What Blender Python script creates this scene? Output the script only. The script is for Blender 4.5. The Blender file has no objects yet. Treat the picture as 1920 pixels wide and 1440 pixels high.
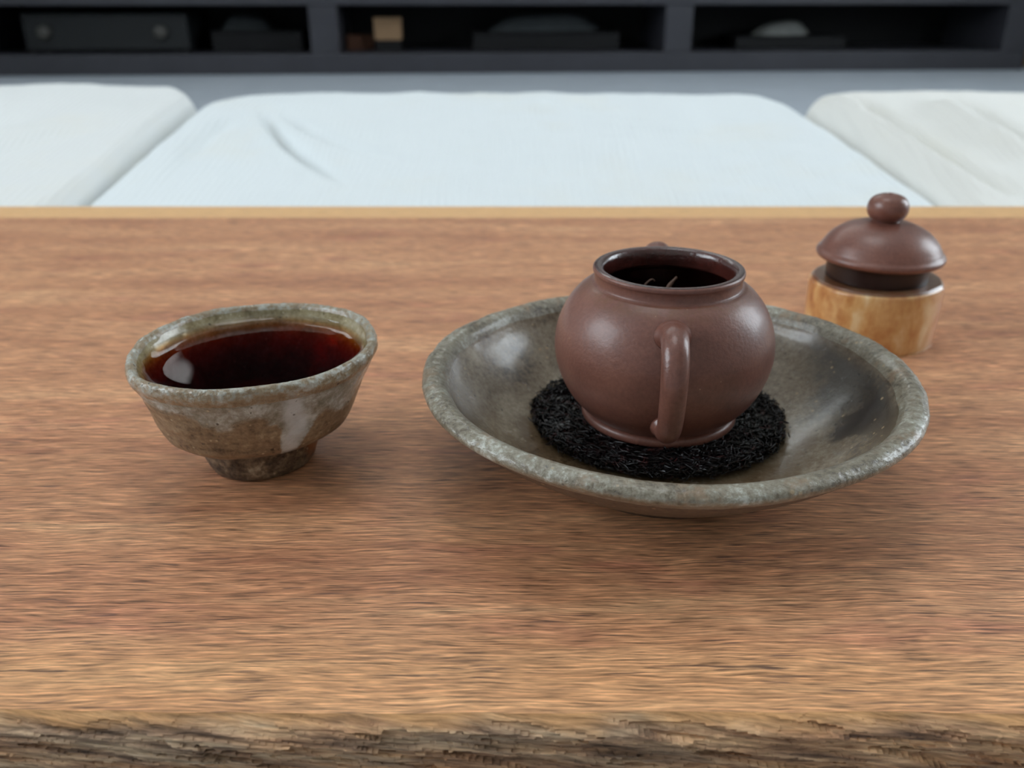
import bpy, bmesh, math, random
import numpy as np
from mathutils import Vector, Matrix, noise as mnoise

S = bpy.context.scene
C = bpy.context.collection
random.seed(7)
rng = np.random.default_rng(11)
PI = math.pi

# ------------------------------------------------------------------ camera
HC = 0.1495                                   # camera height above the table top (z = 0)
cam_data = bpy.data.cameras.new('camera')
cam = bpy.data.objects.new('camera', cam_data)
C.objects.link(cam)
cam.location = (0, 0, HC)
cam.rotation_euler = (PI / 2 - math.radians(24.46), 0, 0)
cam_data.sensor_width = 36
cam_data.lens = 36 * 1638 / 1920
cam_data.clip_start = 0.01
cam_data.dof.use_dof = True
cam_data.dof.focus_distance = 0.241
cam_data.dof.aperture_fstop = cam_data.lens / 2.2      # 2.2 mm pupil
S.camera = cam

# ------------------------------------------------------------------ daylight: overcast sky outside, seen through two window openings
w = bpy.data.worlds.new('overcast_sky'); S.world = w; w.use_nodes = True
bgn = w.node_tree.nodes['Background']
bgn.inputs[0].default_value = (0.84, 0.93, 1.0, 1)
bgn.inputs[1].default_value = 9.4
FLOOR_Z = -0.08
ROOM = dict(x0=-1.9, x1=1.9, y0=-1.5, y1=3.25, z1=2.25)
WIN_L = (-0.60, 0.70, 0.50, 1.75)               # y0, y1, z0, z1 of the opening in the left wall
WIN_R = (0.55, 1.55, 0.25, 1.50)                # in the right wall
WIN_B = (-1.75, 0.60, 1.64, 2.20)               # x0, x1, z0, z1 of the unseen transom added high in the back wall to mirror in the tea
def portal(name, x, win, face):
    l = bpy.data.lights.new(name, 'AREA'); l.shape = 'RECTANGLE'
    l.size = win[3] - win[2]; l.size_y = win[1] - win[0]
    l.cycles.is_portal = True
    o = bpy.data.objects.new(name, l); C.objects.link(o)
    o.location = (x, (win[0] + win[1]) / 2, (win[2] + win[3]) / 2)
    o.rotation_euler = (0, face * PI / 2, 0)
portal('window_portal_left', ROOM['x0'] - 0.05, WIN_L, -1)
portal('window_portal_right', ROOM['x1'] + 0.05, WIN_R, 1)

S.view_settings.view_transform = 'Standard'
S.view_settings.look = 'None'
S.view_settings.gamma = 1
S.view_settings.use_curve_mapping = False
S.view_settings.exposure = -0.2
S.cycles.use_denoising = True
S.cycles.use_light_tree = False
S.cycles.max_bounces = 7
S.cycles.diffuse_bounces = 4
S.cycles.glossy_bounces = 3
S.cycles.adaptive_threshold = 0.03
S.cycles.sample_clamp_indirect = 6

# ------------------------------------------------------------------ helpers
def link(o, parent=None):
    C.objects.link(o)
    if parent is not None: o.parent = parent
    return o
def tag(o, label=None, cat=None, group=None, kind=None):
    if label: o['label'] = label
    if cat: o['category'] = cat
    if group: o['group'] = group
    if kind: o['kind'] = kind
    return o
def thing(name, label, cat, loc=(0, 0, 0), rz=0.0, group=None):
    o = bpy.data.objects.new(name, None); o.empty_display_size = 0.02
    link(o); o.location = loc; o.rotation_euler = (0, 0, rz)
    return tag(o, label, cat, group)
def mesh_obj(name, verts, faces, mat, parent=None, smooth=True, loc=None):
    me = bpy.data.meshes.new(name)
    me.from_pydata([tuple(map(float, v)) for v in verts], [], [tuple(map(int, f)) for f in faces])
    me.validate(); me.update()
    if smooth:
        me.polygons.foreach_set('use_smooth', [True] * len(me.polygons))
    if mat: me.materials.append(mat)
    o = bpy.data.objects.new(name, me); link(o, parent)
    if loc: o.location = loc
    return o
def box(name, x0, x1, y0, y1, z0, z1, mat, parent=None, bev=0.0):
    bm = bmesh.new()
    bmesh.ops.create_cube(bm, size=1)
    for v in bm.verts:
        v.co = Vector(((x0 + x1) / 2 + v.co.x * (x1 - x0), (y0 + y1) / 2 + v.co.y * (y1 - y0), (z0 + z1) / 2 + v.co.z * (z1 - z0)))
    if bev > 0:
        bmesh.ops.bevel(bm, geom=bm.edges[:], offset=bev, segments=2, affect='EDGES', profile=0.5)
    me = bpy.data.meshes.new(name); bm.to_mesh(me); bm.free()
    if mat: me.materials.append(mat)
    return link(bpy.data.objects.new(name, me), parent)
def cr(points, n=6):
    """Catmull-Rom through 2-D or 3-D points, n samples per span."""
    P = np.array(points, float); P = np.vstack([2 * P[0] - P[1], P, 2 * P[-1] - P[-2]])
    out = []
    for i in range(1, len(P) - 2):
        for k in range(n):
            t = k / n; a, b, c, d = P[i - 1], P[i], P[i + 1], P[i + 2]
            out.append(0.5 * (2 * b + (c - a) * t + (2 * a - 5 * b + 4 * c - d) * t * t + (3 * b - a - 3 * c + d) * t ** 3))
    out.append(P[-2]); return np.array(out)
def lathe(name, prof, mat, parent=None, segs=160, deform=None, off=None):
    """prof: (r, z) points. deform(r, z, a) -> (r, z). Poles are closed where r is 0."""
    prof = np.array(prof, float); V = []; F = []; rows = []
    for r, z in prof:
        if r < 1e-6:
            rows.append([len(V)] * segs); V.append((0, 0, z)); continue
        row = []
        for k in range(segs):
            a = 2 * PI * k / segs; rr, zz = (r, z) if deform is None else deform(r, z, a)
            ox, oy = (0, 0) if off is None else off(z)
            row.append(len(V)); V.append((ox + rr * math.cos(a), oy + rr * math.sin(a), zz))
        rows.append(row)
    for A, B in zip(rows, rows[1:]):
        for k in range(segs):
            q = [A[k], A[(k + 1) % segs], B[(k + 1) % segs], B[k]]
            q = list(dict.fromkeys(q))
            if len(q) > 2: F.append(q)
    return mesh_obj(name, V, F, mat, parent)
def tube(name, path, radii, mat, parent=None, segs=20, flat=1.0, side=None, caps=True):
    """Tube along a 3-D path; `side` fixes the section's wide axis, flat squeezes the other one."""
    P = [Vector(p) for p in path]; V = []; F = []
    prev = None
    for i, p in enumerate(P):
        t = (P[min(i + 1, len(P) - 1)] - P[max(i - 1, 0)]).normalized()
        if side is not None: s = Vector(side)
        elif prev is not None: s = prev
        else: s = Vector((0, 0, 1)) if abs(t.z) < 0.9 else Vector((1, 0, 0))
        s = (s - t * s.dot(t)).normalized(); n = t.cross(s); prev = s
        r = radii[i] if hasattr(radii, '__len__') else radii
        for k in range(segs):
            a = 2 * PI * k / segs
            V.append(p + s * (math.cos(a) * r) + n * (math.sin(a) * r * flat))
    for i in range(len(P) - 1):
        for k in range(segs):
            a = i * segs + k; b = i * segs + (k + 1) % segs
            F.append((a, b, b + segs, a + segs))
    if caps:
        F.append(list(range(segs))[::-1]); F.append([(len(P) - 1) * segs + k for k in range(segs)])
    return mesh_obj(name, V, F, mat, parent)
def vnoise(x, y, seed=0):
    """vectorised 2-D value noise, smooth, 0..1"""
    xi = np.floor(x).astype(np.int64); yi = np.floor(y).astype(np.int64); fx = x - xi; fy = y - yi
    fx = fx * fx * (3 - 2 * fx); fy = fy * fy * (3 - 2 * fy)
    def h(a, b):
        n = (a * 374761393 + b * 668265263 + seed * 982451653) & 0xffffffff
        n = ((n ^ (n >> 13)) * 1274126177) & 0xffffffff
        return ((n ^ (n >> 16)) & 0xffff) / 65535.0
    return (h(xi, yi) * (1 - fx) + h(xi + 1, yi) * fx) * (1 - fy) + (h(xi, yi + 1) * (1 - fx) + h(xi + 1, yi + 1) * fx) * fy
def fbm(x, y, seed=0, octv=4):
    s = 0; a = 0.5; t = 0
    for k in range(octv):
        s = s + a * vnoise(x * 2 ** k, y * 2 ** k, seed + k * 17); t += a; a *= 0.5
    return s / t

# ------------------------------------------------------------------ material kit
def srgb(r, g, b):
    f = lambda c: (c / 255 / 12.92) if c / 255 <= 0.04045 else ((c / 255 + 0.055) / 1.055) ** 2.4
    return (f(r), f(g), f(b), 1)
class Mat:
    def __init__(s, name):
        s.m = bpy.data.materials.new(name); s.m.use_nodes = True
        s.t = s.m.node_tree; s.n = s.t.nodes; s.l = s.t.links
        s.p = s.n['Principled BSDF']; s.out = s.n['Material Output']
        s.co = s.n.new('ShaderNodeTexCoord').outputs['Object']
    def put(s, sock, v):
        if isinstance(v, bpy.types.NodeSocket): s.l.new(v, sock)
        elif v is not None: sock.default_value = v
    def set(s, **k):
        for a, v in k.items():
            s.put(s.p.inputs[{'color': 'Base Color', 'rough': 'Roughness', 'spec': 'Specular IOR Level', 'normal': 'Normal', 'coat': 'Coat Weight',
                              'coat_rough': 'Coat Roughness', 'metal': 'Metallic', 'sheen': 'Sheen Weight', 'ecol': 'Emission Color', 'estr': 'Emission Strength'}[a]], v)
        return s
    def map(s, scale=(1, 1, 1), loc=(0, 0, 0), vec=None, rot=(0, 0, 0)):
        n = s.n.new('ShaderNodeMapping'); s.l.new(vec or s.co, n.inputs[0])
        n.inputs[1].default_value = loc; n.inputs[2].default_value = rot; n.inputs[3].default_value = scale
        return n.outputs[0]
    def noise(s, scale=1, detail=4, rough=0.55, dist=0, vec=None, col=False):
        n = s.n.new('ShaderNodeTexNoise'); s.l.new(vec or s.co, n.inputs['Vector'])
        n.inputs['Scale'].default_value = scale; n.inputs['Detail'].default_value = detail
        n.inputs['Roughness'].default_value = rough; n.inputs['Distortion'].default_value = dist
        return n.outputs['Color' if col else 'Fac']
    def voro(s, scale=1, vec=None, feature='F1', out='Distance'):
        n = s.n.new('ShaderNodeTexVoronoi'); n.feature = feature; s.l.new(vec or s.co, n.inputs['Vector'])
        n.inputs['Scale'].default_value = scale; return n.outputs[out]
    def ramp(s, fac, stops):
        n = s.n.new('ShaderNodeValToRGB'); s.put(n.inputs[0], fac); e = n.color_ramp.elements
        while len(e) < len(stops): e.new(0.5)
        for q, (p, c) in zip(e, stops):
            q.position = p; q.color = c if hasattr(c, '__len__') else (c, c, c, 1)
        return n.outputs[0]
    def mix(s, fac, a, b, mode='MIX'):
        n = s.n.new('ShaderNodeMix'); n.data_type = 'RGBA'; n.blend_type = mode
        s.put(n.inputs[0], fac); s.put(n.inputs[6], a); s.put(n.inputs[7], b); return n.outputs[2]
    def math(s, op, a, b=None, c=None, clamp=False):
        n = s.n.new('ShaderNodeMath'); n.operation = op; n.use_clamp = clamp
        s.put(n.inputs[0], a)
        if b is not None: s.put(n.inputs[1], b)
        if c is not None: s.put(n.inputs[2], c)
        return n.outputs[0]
    def vadd(s, a, b):
        n = s.n.new('ShaderNodeVectorMath'); n.operation = 'ADD'; s.put(n.inputs[0], a); s.put(n.inputs[1], b); return n.outputs[0]
    def vscale(s, a, k):
        n = s.n.new('ShaderNodeVectorMath'); n.operation = 'SCALE'; s.put(n.inputs[0], a); n.inputs['Scale'].default_value = k; return n.outputs[0]
    def xyz(s, v=None):
        n = s.n.new('ShaderNodeSeparateXYZ'); s.l.new(v or s.co, n.inputs[0]); return n.outputs
    def comb(s, x, y, z):
        n = s.n.new('ShaderNodeCombineXYZ'); s.put(n.inputs[0], x); s.put(n.inputs[1], y); s.put(n.inputs[2], z); return n.outputs[0]
    def step(s, v, a, b, lo=0.0, hi=1.0):
        n = s.n.new('ShaderNodeMapRange'); n.interpolation_type = 'SMOOTHSTEP'
        s.put(n.inputs[0], v); n.inputs[1].default_value = a; n.inputs[2].default_value = b
        n.inputs[3].default_value = lo; n.inputs[4].default_value = hi; return n.outputs[0]
    def bump(s, h, dist=0.001, strength=1.0, prev=None):
        n = s.n.new('ShaderNodeBump'); s.put(n.inputs['Height'], h)
        n.inputs['Distance'].default_value = dist; n.inputs['Strength'].default_value = strength
        if prev: s.l.new(prev, n.inputs['Normal'])
        return n.outputs[0]
def plain(name, col, rough=0.5, spec=0.5, var=0.12, scale=20):
    m = Mat(name); f = m.noise(scale, 5, 0.6)
    d = tuple(c * (1 - var) for c in col[:3]) + (1,); e = tuple(min(1, c * (1 + var)) for c in col[:3]) + (1,)
    m.set(color=m.ramp(f, [(0.3, d), (0.7, e)]), rough=rough, spec=spec)
    return m.m

# ---- wood of the slab
def wood_material(name, rough_face=False):
    m = Mat(name)
    x, y, z = m.xyz()
    wob = m.noise(14, 3, 0.5, vec=m.map((0.55, 1, 1)))
    wob2 = m.noise(90, 2, 0.5, vec=m.map((0.3, 1, 1)))
    yy = m.math('ADD', y, m.math('MULTIPLY', m.math('SUBTRACT', wob, 0.5), 0.010))
    yy = m.math('ADD', yy, m.math('MULTIPLY', m.math('SUBTRACT', wob2, 0.5), 0.0030))
    q = m.comb(x, yy, z)
    big = m.noise(1, 3, 0.5, vec=m.map((5, 42, 9), vec=q))
    mid = m.noise(1, 3, 0.6, vec=m.map((18, 230, 60), vec=q))
    fine = m.noise(1, 3, 0.55, vec=m.map((75, 1350, 200), vec=q))
    fine2 = m.noise(1, 2, 0.5, vec=m.map((170, 3000, 400), vec=q))
    pore = m.noise(1, 1, 0.4, vec=m.map((70, 1300, 300), loc=(3, 7, 1), vec=q))
    base = m.ramp(m.math('ADD', m.math('MULTIPLY', big, 0.55), m.math('MULTIPLY', mid, 0.45)),
                  [(0.30, srgb(163, 107, 77)), (0.45, srgb(192, 134, 96)), (0.58, srgb(207, 150, 109)), (0.72, srgb(220, 169, 125))])
    red = m.noise(1, 3, 0.55, vec=m.map((16, 60, 20), loc=(5, 2, 0), vec=q))
    base = m.mix(m.step(red, 0.56, 0.72, 0, 0.55), base, srgb(178, 112, 88))
    # paler sapwood along the front and the back of the slab
    edge_n = m.math('MULTIPLY', m.math('SUBTRACT', m.noise(1, 3, 0.5, vec=m.map((9, 30, 1))), 0.5), 0.02)
    ye = m.math('ADD', y, edge_n)
    sap_f = m.step(ye, 0.160, 0.182, 1, 0)
    sap_b = m.step(y, 0.611, 0.617, 0, 1)
    sapc = m.mix(mid, srgb(212, 150, 98), srgb(234, 182, 128))
    base = m.mix(m.math('MULTIPLY', sap_f, 0.55), base, sapc)
    base = m.mix(sap_b, base, srgb(226, 178, 124))
    f = m.ramp(m.math('ADD', m.math('MULTIPLY', fine, 0.65), m.math('MULTIPLY', fine2, 0.35)), [(0.37, 0.28), (0.46, 0.76), (0.54, 1.08), (0.64, 1.7)])
    f = m.mix(m.math('MULTIPLY', sap_b, 0.7), f, (1, 1, 1, 1))
    col = m.mix(0.95, base, f, 'MULTIPLY')
    pm = m.step(pore, 0.62, 0.69)
    pmk = m.math('MULTIPLY', pm, m.step(m.noise(1, 2, 0.5, vec=m.map((20, 90, 20), loc=(1, 4, 2), vec=q)), 0.42, 0.62))
    pmk = m.math('MULTIPLY', pmk, m.math('SUBTRACT', 1, sap_b))
    col = m.mix(m.math('MULTIPLY', pmk, 0.72), col, srgb(82, 60, 58))
    # dark checks running along the sapwood line
    ck = m.noise(1, 3, 0.6, vec=m.map((28, 520, 1), loc=(2, 9, 0), vec=m.comb(x, m.math('ADD', y, m.math('MULTIPLY', edge_n, 0.25)), 0.0)))
    near = m.math('MULTIPLY', m.step(y, 0.1575, 0.1615), m.step(y, 0.1635, 0.169, 1, 0))
    ckm = m.math('MULTIPLY', m.step(ck, 0.58, 0.64), near)
    col = m.mix(m.math('MULTIPLY', ckm, 0.8), col, srgb(66, 48, 44))
    h = m.math('ADD', m.math('MULTIPLY', fine, 0.6), m.math('MULTIPLY', fine2, 0.4))
    m.set(color=col, rough=m.math('ADD', 0.42, m.math('MULTIPLY', mid, 0.2)), spec=0.5, normal=m.bump(h, 0.00030, 0.7))
    return m.m
M_WOOD = wood_material('oiled_hardwood')

def rough_edge_material():
    m = Mat('weathered_edge_wood'); x, y, z = m.xyz()
    # fibres run along x, dipping slightly to the right
    zz = m.math('ADD', z, m.math('MULTIPLY', x, 0.08))
    zz = m.math('ADD', zz, m.math('MULTIPLY', m.math('SUBTRACT', m.noise(60, 2, 0.5, vec=m.map((0.4, 1, 1))), 0.5), 0.003))
    q = m.comb(x, m.math('MULTIPLY', y, 0.6), zz)
    a = m.noise(1, 4, 0.65, vec=m.map((40, 300, 560), vec=q))
    b = m.noise(1, 3, 0.6, vec=m.map((90, 700, 1700), vec=q))
    g = m.noise(1, 3, 0.5, vec=m.map((14, 50, 90), vec=q))
    grey = m.ramp(a, [(0.30, srgb(72, 58, 50)), (0.45, srgb(134, 113, 94)), (0.6, srgb(178, 156, 130)), (0.75, srgb(200, 184, 162))])
    brown = m.ramp(a, [(0.30, srgb(84, 62, 50)), (0.45, srgb(156, 117, 88)), (0.62, srgb(198, 157, 118)), (0.75, srgb(212, 174, 134))])
    col = m.mix(m.step(g, 0.36, 0.56, 0.25, 1.0), grey, brown)
    # fresh tan wood where the broken top arris begins
    tan = m.step(m.math('ADD', z, m.math('MULTIPLY', m.math('SUBTRACT', m.noise(1, 3, 0.6, vec=m.map((30, 30, 120), vec=q)), 0.5), 0.008)), -0.0030, 0.0004)
    col = m.mix(m.math('MULTIPLY', tan, 0.8), col, srgb(196, 146, 96))
    col = m.mix(0.8, col, m.ramp(b, [(0.32, 0.5), (0.48, 1.1), (0.66, 1.65)]), 'MULTIPLY')
    m.set(color=col, rough=0.75, spec=0.3, normal=m.bump(m.math('ADD', a, b), 0.0005, 0.8))
    return m.m
M_EDGE = rough_edge_material()

# ---- glazed stoneware of the dish
def dish_material(part):
    m = Mat('ash_glaze_' + part); x, y, z = m.xyz()
    sp = m.noise(520, 4, 0.75); cl = m.noise(38, 5, 0.65, 0.4); cl2 = m.noise(110, 5, 0.65)
    dots = m.voro(330, out='Distance'); dsel = m.noise(120, 2)
    if part == 'rim':
        col = m.ramp(m.math('ADD', m.math('MULTIPLY', cl, 0.5), m.math('MULTIPLY', sp, 0.5)),
                     [(0.38, srgb(74, 64, 50)), (0.46, srgb(122, 112, 94)), (0.54, srgb(146, 140, 124)), (0.62, srgb(190, 190, 180))])
        col = m.mix(m.step(cl2, 0.52, 0.68, 0, 0.6), col, srgb(140, 112, 84))
        ro = m.math('ADD', 0.22, m.math('MULTIPLY', cl2, 0.3)); bd = 0.0007
    elif part == 'basin':
        col = m.ramp(m.math('ADD', m.math('MULTIPLY', cl, 0.6), m.math('MULTIPLY', sp, 0.4)),
                     [(0.38, srgb(72, 60, 46)), (0.46, srgb(118, 102, 82)), (0.54, srgb(140, 125, 104)), (0.63, srgb(168, 156, 136))])
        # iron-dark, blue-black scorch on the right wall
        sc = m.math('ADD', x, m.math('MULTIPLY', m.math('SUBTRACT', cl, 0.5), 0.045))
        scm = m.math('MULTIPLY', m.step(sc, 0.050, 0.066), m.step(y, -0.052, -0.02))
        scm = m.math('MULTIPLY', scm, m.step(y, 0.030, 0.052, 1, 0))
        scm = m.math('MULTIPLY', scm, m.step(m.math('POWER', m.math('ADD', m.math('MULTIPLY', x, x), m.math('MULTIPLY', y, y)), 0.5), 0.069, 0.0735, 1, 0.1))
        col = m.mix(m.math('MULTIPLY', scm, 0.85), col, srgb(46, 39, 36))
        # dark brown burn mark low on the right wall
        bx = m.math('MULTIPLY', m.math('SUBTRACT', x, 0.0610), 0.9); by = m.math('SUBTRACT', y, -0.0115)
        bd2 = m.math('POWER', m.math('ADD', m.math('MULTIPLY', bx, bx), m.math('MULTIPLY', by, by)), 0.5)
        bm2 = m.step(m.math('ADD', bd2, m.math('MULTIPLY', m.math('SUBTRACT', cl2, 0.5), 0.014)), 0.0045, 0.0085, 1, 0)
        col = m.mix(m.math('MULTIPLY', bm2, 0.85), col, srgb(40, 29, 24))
        # dark grey marks on the left wall
        lm = m.math('MULTIPLY', m.step(m.math('ADD', x, m.math('MULTIPLY', m.math('SUBTRACT', cl2, 0.5), 0.03)), -0.066, -0.055, 1, 0), m.step(y, -0.03, 0.02, 1, 0))
        col = m.mix(m.math('MULTIPLY', lm, 0.5), col, srgb(64, 58, 58))
        # amber pooled tea tint in the centre
        rr = m.math('POWER', m.math('ADD', m.math('MULTIPLY', x, x), m.math('MULTIPLY', y, y)), 0.5)
        pool = m.step(m.math('ADD', rr, m.math('MULTIPLY', m.math('SUBTRACT', cl2, 0.5), 0.012)), 0.046, 0.052, 1, 0)
        col = m.mix(m.math('MULTIPLY', pool, 0.6), col, srgb(92, 68, 42))
        ro = m.math('ADD', 0.13, m.math('MULTIPLY', cl2, 0.22)); bd = 0.0005
    else:
        col = m.ramp(sp, [(0.3, srgb(48, 36, 28)), (0.7, srgb(104, 84, 66))]); ro = 0.55; bd = 0.0005
    dm = m.math('MULTIPLY', m.step(dots, 0.14, 0.24, 1, 0), m.step(dsel, 0.55, 0.62))
    col = m.mix(m.math('MULTIPLY', dm, 0.6), col, srgb(186, 160, 124))
    dk = m.math('MULTIPLY', m.step(m.voro(260, vec=m.map(loc=(0.3, 0.1, 0.2))), 0.12, 0.2, 1, 0), m.step(m.noise(150, 2, vec=m.map(loc=(2, 1, 5))), 0.54, 0.6))
    col = m.mix(m.math('MULTIPLY', dk, 0.7), col, srgb(48, 40, 34))
    h = m.math('ADD', m.math('MULTIPLY', cl2, 0.9), m.math('MULTIPLY', sp, 0.35 if part == 'basin' else 0.7))
    m.set(color=col, rough=ro, spec=0.6, coat=0.35, coat_rough=0.12, normal=m.bump(h, bd, 0.6 if part == 'basin' else 1.0))
    return m.m

# ---- cup: brown stoneware with milky ash glaze running from the lip
def cup_material(part):
    m = Mat('cup_' + part); x, y, z = m.xyz()
    sp = m.noise(520, 4, 0.7); cl = m.noise(60, 4, 0.6); cl2 = m.noise(150, 4, 0.6)
    ring = m.noise(1, 3, 0.5, vec=m.map((40, 40, 600)))
    clay = m.ramp(m.math('ADD', m.math('MULTIPLY', sp, 0.5), m.math('ADD', m.math('MULTIPLY', ring, 0.2), m.math('MULTIPLY', cl2, 0.3))),
                  [(0.36, srgb(74, 58, 42)), (0.47, srgb(124, 104, 80)), (0.57, srgb(146, 126, 98)), (0.68, srgb(188, 172, 144))])
    glaze = m.ramp(m.math('ADD', m.math('MULTIPLY', cl2, 0.6), m.math('MULTIPLY', sp, 0.4)),
                   [(0.38, srgb(122, 120, 104)), (0.5, srgb(156, 158, 148)), (0.62, srgb(198, 204, 200))])
    if part == 'foot':
        col = m.ramp(m.math('ADD', m.math('MULTIPLY', sp, 0.45), m.math('MULTIPLY', cl2, 0.55)),
                     [(0.39, srgb(30, 24, 19)), (0.48, srgb(84, 69, 53)), (0.57, srgb(126, 108, 86)), (0.66, srgb(172, 158, 134))])
        am = m.math('MULTIPLY', m.step(x, 0.0165, 0.019), m.step(cl, 0.45, 0.6))
        col = m.mix(m.math('MULTIPLY', am, 0.8), col, srgb(168, 96, 40))
        ro = 0.45; bd = 0.0012; st = 0.9
    elif part == 'inside':
        col = m.ramp(m.math('ADD', m.math('MULTIPLY', cl2, 0.5), m.math('MULTIPLY', sp, 0.5)),
                     [(0.34, srgb(112, 98, 66)), (0.5, srgb(150, 136, 102)), (0.66, srgb(176, 166, 138))])
        ro = 0.18; bd = 0.0004; st = 0.6
    else:
        ang = m.math('ARCTAN2', x, m.math('MULTIPLY', y, -1))          # 0 faces -y, grows towards +x
        angn = m.math('ADD', ang, m.math('MULTIPLY', m.math('SUBTRACT', cl, 0.5), 0.35))
        def lobe(c, wd): return m.math('POWER', 2.718, m.math('MULTIPLY', m.math('POWER', m.math('DIVIDE', m.math('SUBTRACT', angn, c), wd), 2), -1))
        # depth of the runs below the lip (m)
        run = m.math('ADD', 0.0085, m.math('MULTIPLY', m.math('SUBTRACT', cl, 0.5), 0.010))
        for c, wd, d in ((0.62, 0.19, 0.0215), (-0.05, 0.30, 0.0055), (1.25, 0.35, 0.008), (-1.1, 0.22, 0.006), (2.4, 0.3, 0.012), (-2.2, 0.3, 0.01)):
            run = m.math('ADD', run, m.math('MULTIPLY', lobe(c, wd), d))
        depth = m.math('SUBTRACT', 0.0425, z)
        edge = m.math('SUBTRACT', run, depth)
        gm = m.step(m.math('ADD', edge, m.math('MULTIPLY', m.math('SUBTRACT', cl2, 0.5), 0.004)), -0.0008, 0.0022)
        if part == 'rim':
            gm = m.math('MULTIPLY', 0.75, m.step(m.math('ADD', cl2, m.math('MULTIPLY', m.math('SUBTRACT', sp, 0.5), 1.4)), 0.42, 0.60))
            clay = m.mix(0.3, clay, srgb(176, 156, 122))
        col = m.mix(m.math('MULTIPLY', gm, 0.82), clay, glaze)
        th = m.math('MULTIPLY', gm, m.step(lobe(0.62, 0.16), 0.35, 0.95))
        if part != 'rim': col = m.mix(m.math('MULTIPLY', th, 0.75), col, srgb(206, 213, 214))
        ro = m.math('SUBTRACT', 0.42, m.math('MULTIPLY', gm, 0.25)); bd = 0.0012 if part == 'rim' else 0.0008; st = 0.9
    dk = m.math('MULTIPLY', m.step(m.voro(300), 0.13, 0.2, 1, 0), m.step(m.noise(170, 2, vec=m.map(loc=(2, 1, 5))), 0.56, 0.6))
    col = m.mix(m.math('MULTIPLY', dk, 0.85), col, srgb(38, 28, 22))
    lt = m.math('MULTIPLY', m.step(m.voro(420, vec=m.map(loc=(0.1, 0.4, 0.2))), 0.12, 0.22, 1, 0), m.step(m.noise(210, 2, vec=m.map(loc=(7, 3, 5))), 0.55, 0.6))
    col = m.mix(m.math('MULTIPLY', lt, 0.6), col, srgb(206, 192, 162))
    h = m.math('ADD', m.math('MULTIPLY', sp, 0.5), m.math('ADD', m.math('MULTIPLY', cl2, 0.4), m.math('MULTIPLY', ring, 0.25 if part == 'body' else 0.0)))
    m.set(color=col, rough=ro, spec=0.6, coat=0.4 if part in ('rim', 'inside') else 0.15, coat_rough=0.08, normal=m.bump(h, bd, st))
    return m.m

# ---- purple-brown clay
def clay_material(name, wet=False, gloss=0.0):
    m = Mat(name); x, y, z = m.xyz()
    a = m.noise(55, 4, 0.6); b = m.noise(900, 3, 0.6)
    if wet:
        col = m.ramp(a, [(0.3, srgb(44, 20, 17)), (0.7, srgb(80, 38, 32))])
        m.set(color=col, rough=0.16, spec=0.6, coat=0.5, coat_rough=0.06, normal=m.bump(m.math('ADD', a, b), 0.0004, 0.5)); return m.m
    col = m.ramp(m.math('ADD', m.math('MULTIPLY', a, 0.6), m.math('MULTIPLY', b, 0.4)), [(0.34, srgb(102, 63, 53)), (0.5, srgb(118, 75, 63)), (0.66, srgb(131, 86, 72))])
    ls = m.math('MULTIPLY', m.step(m.voro(260), 0.06, 0.1, 1, 0), m.step(m.noise(140, 1), 0.6, 0.64))
    col = m.mix(m.math('MULTIPLY', ls, 0.5), col, srgb(186, 150, 122))
    if name == 'pot_clay':
        # tea dust caught in the corner below the neck
        du = m.math('MULTIPLY', m.step(z, 0.0555, 0.0600), m.step(m.noise(300, 4, 0.7), 0.36, 0.62))
        col = m.mix(m.math('MULTIPLY', du, 0.55), col, srgb(112, 74, 48))
    m.set(color=col, rough=m.math('ADD', 0.36 - gloss, m.math('MULTIPLY', a, 0.12)), spec=0.5, coat=0.25, coat_rough=0.22, normal=m.bump(m.math('ADD', m.math('MULTIPLY', a, 0.5), b), 0.00022, 0.5))
    return m.m

def stand_material(top=False):
    m = Mat('polished_burl_top' if top else 'polished_burl'); x, y, z = m.xyz()
    a = m.noise(1, 3, 0.55, 0.5, vec=m.map((75, 75, 32), loc=(1.3, 0.4, 0))); b = m.noise(1, 4, 0.6, vec=m.map((150, 150, 110), loc=(3, 1, 2)))
    col = m.ramp(m.math('ADD', m.math('MULTIPLY', a, 0.65), m.math('MULTIPLY', b, 0.35)),
                 [(0.36, srgb(164, 100, 54)), (0.45, srgb(198, 140, 84)), (0.53, srgb(216, 168, 110)), (0.62, srgb(230, 200, 152))])
    if top: col = m.mix(0.85, col, srgb(96, 54, 40))
    else:
        rt = m.step(m.math('ADD', x, m.math('MULTIPLY', m.math('SUBTRACT', b, 0.5), 0.012)), 0.017, 0.027)
        col = m.mix(m.math('MULTIPLY', rt, 0.7), col, srgb(206, 132, 100))
    m.set(color=col, rough=0.28, spec=0.5, coat=0.25, coat_rough=0.15, normal=m.bump(b, 0.0003, 0.4))
    return m.m

def fibre_material():
    m = Mat('palm_fibre'); a = m.noise(260, 3)
    m.set(color=m.ramp(a, [(0.35, srgb(8, 5, 6)), (0.58, srgb(16, 9, 11)), (0.72, srgb(70, 38, 36))]), rough=0.22, spec=0.42)
    return m.m

def cushion_material(name, tint):
    m = Mat(name); x, y, z = m.xyz()
    rib = m.math('SINE', m.math('MULTIPLY', m.math('ADD', x, m.math('MULTIPLY', m.noise(5, 2), 0.02)), 900))
    n = m.noise(9, 4, 0.6)
    col = m.mix(m.step(n, 0.5, 0.75, 0, 0.25), tint, srgb(232, 228, 214))
    h = m.math('ADD', m.math('MULTIPLY', rib, 0.5), m.math('MULTIPLY', m.noise(700, 2), 0.4))
    m.set(color=col, rough=0.9, spec=0.2, sheen=0.15, normal=m.bump(h, 0.0012, 0.5))
    return m.m

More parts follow.
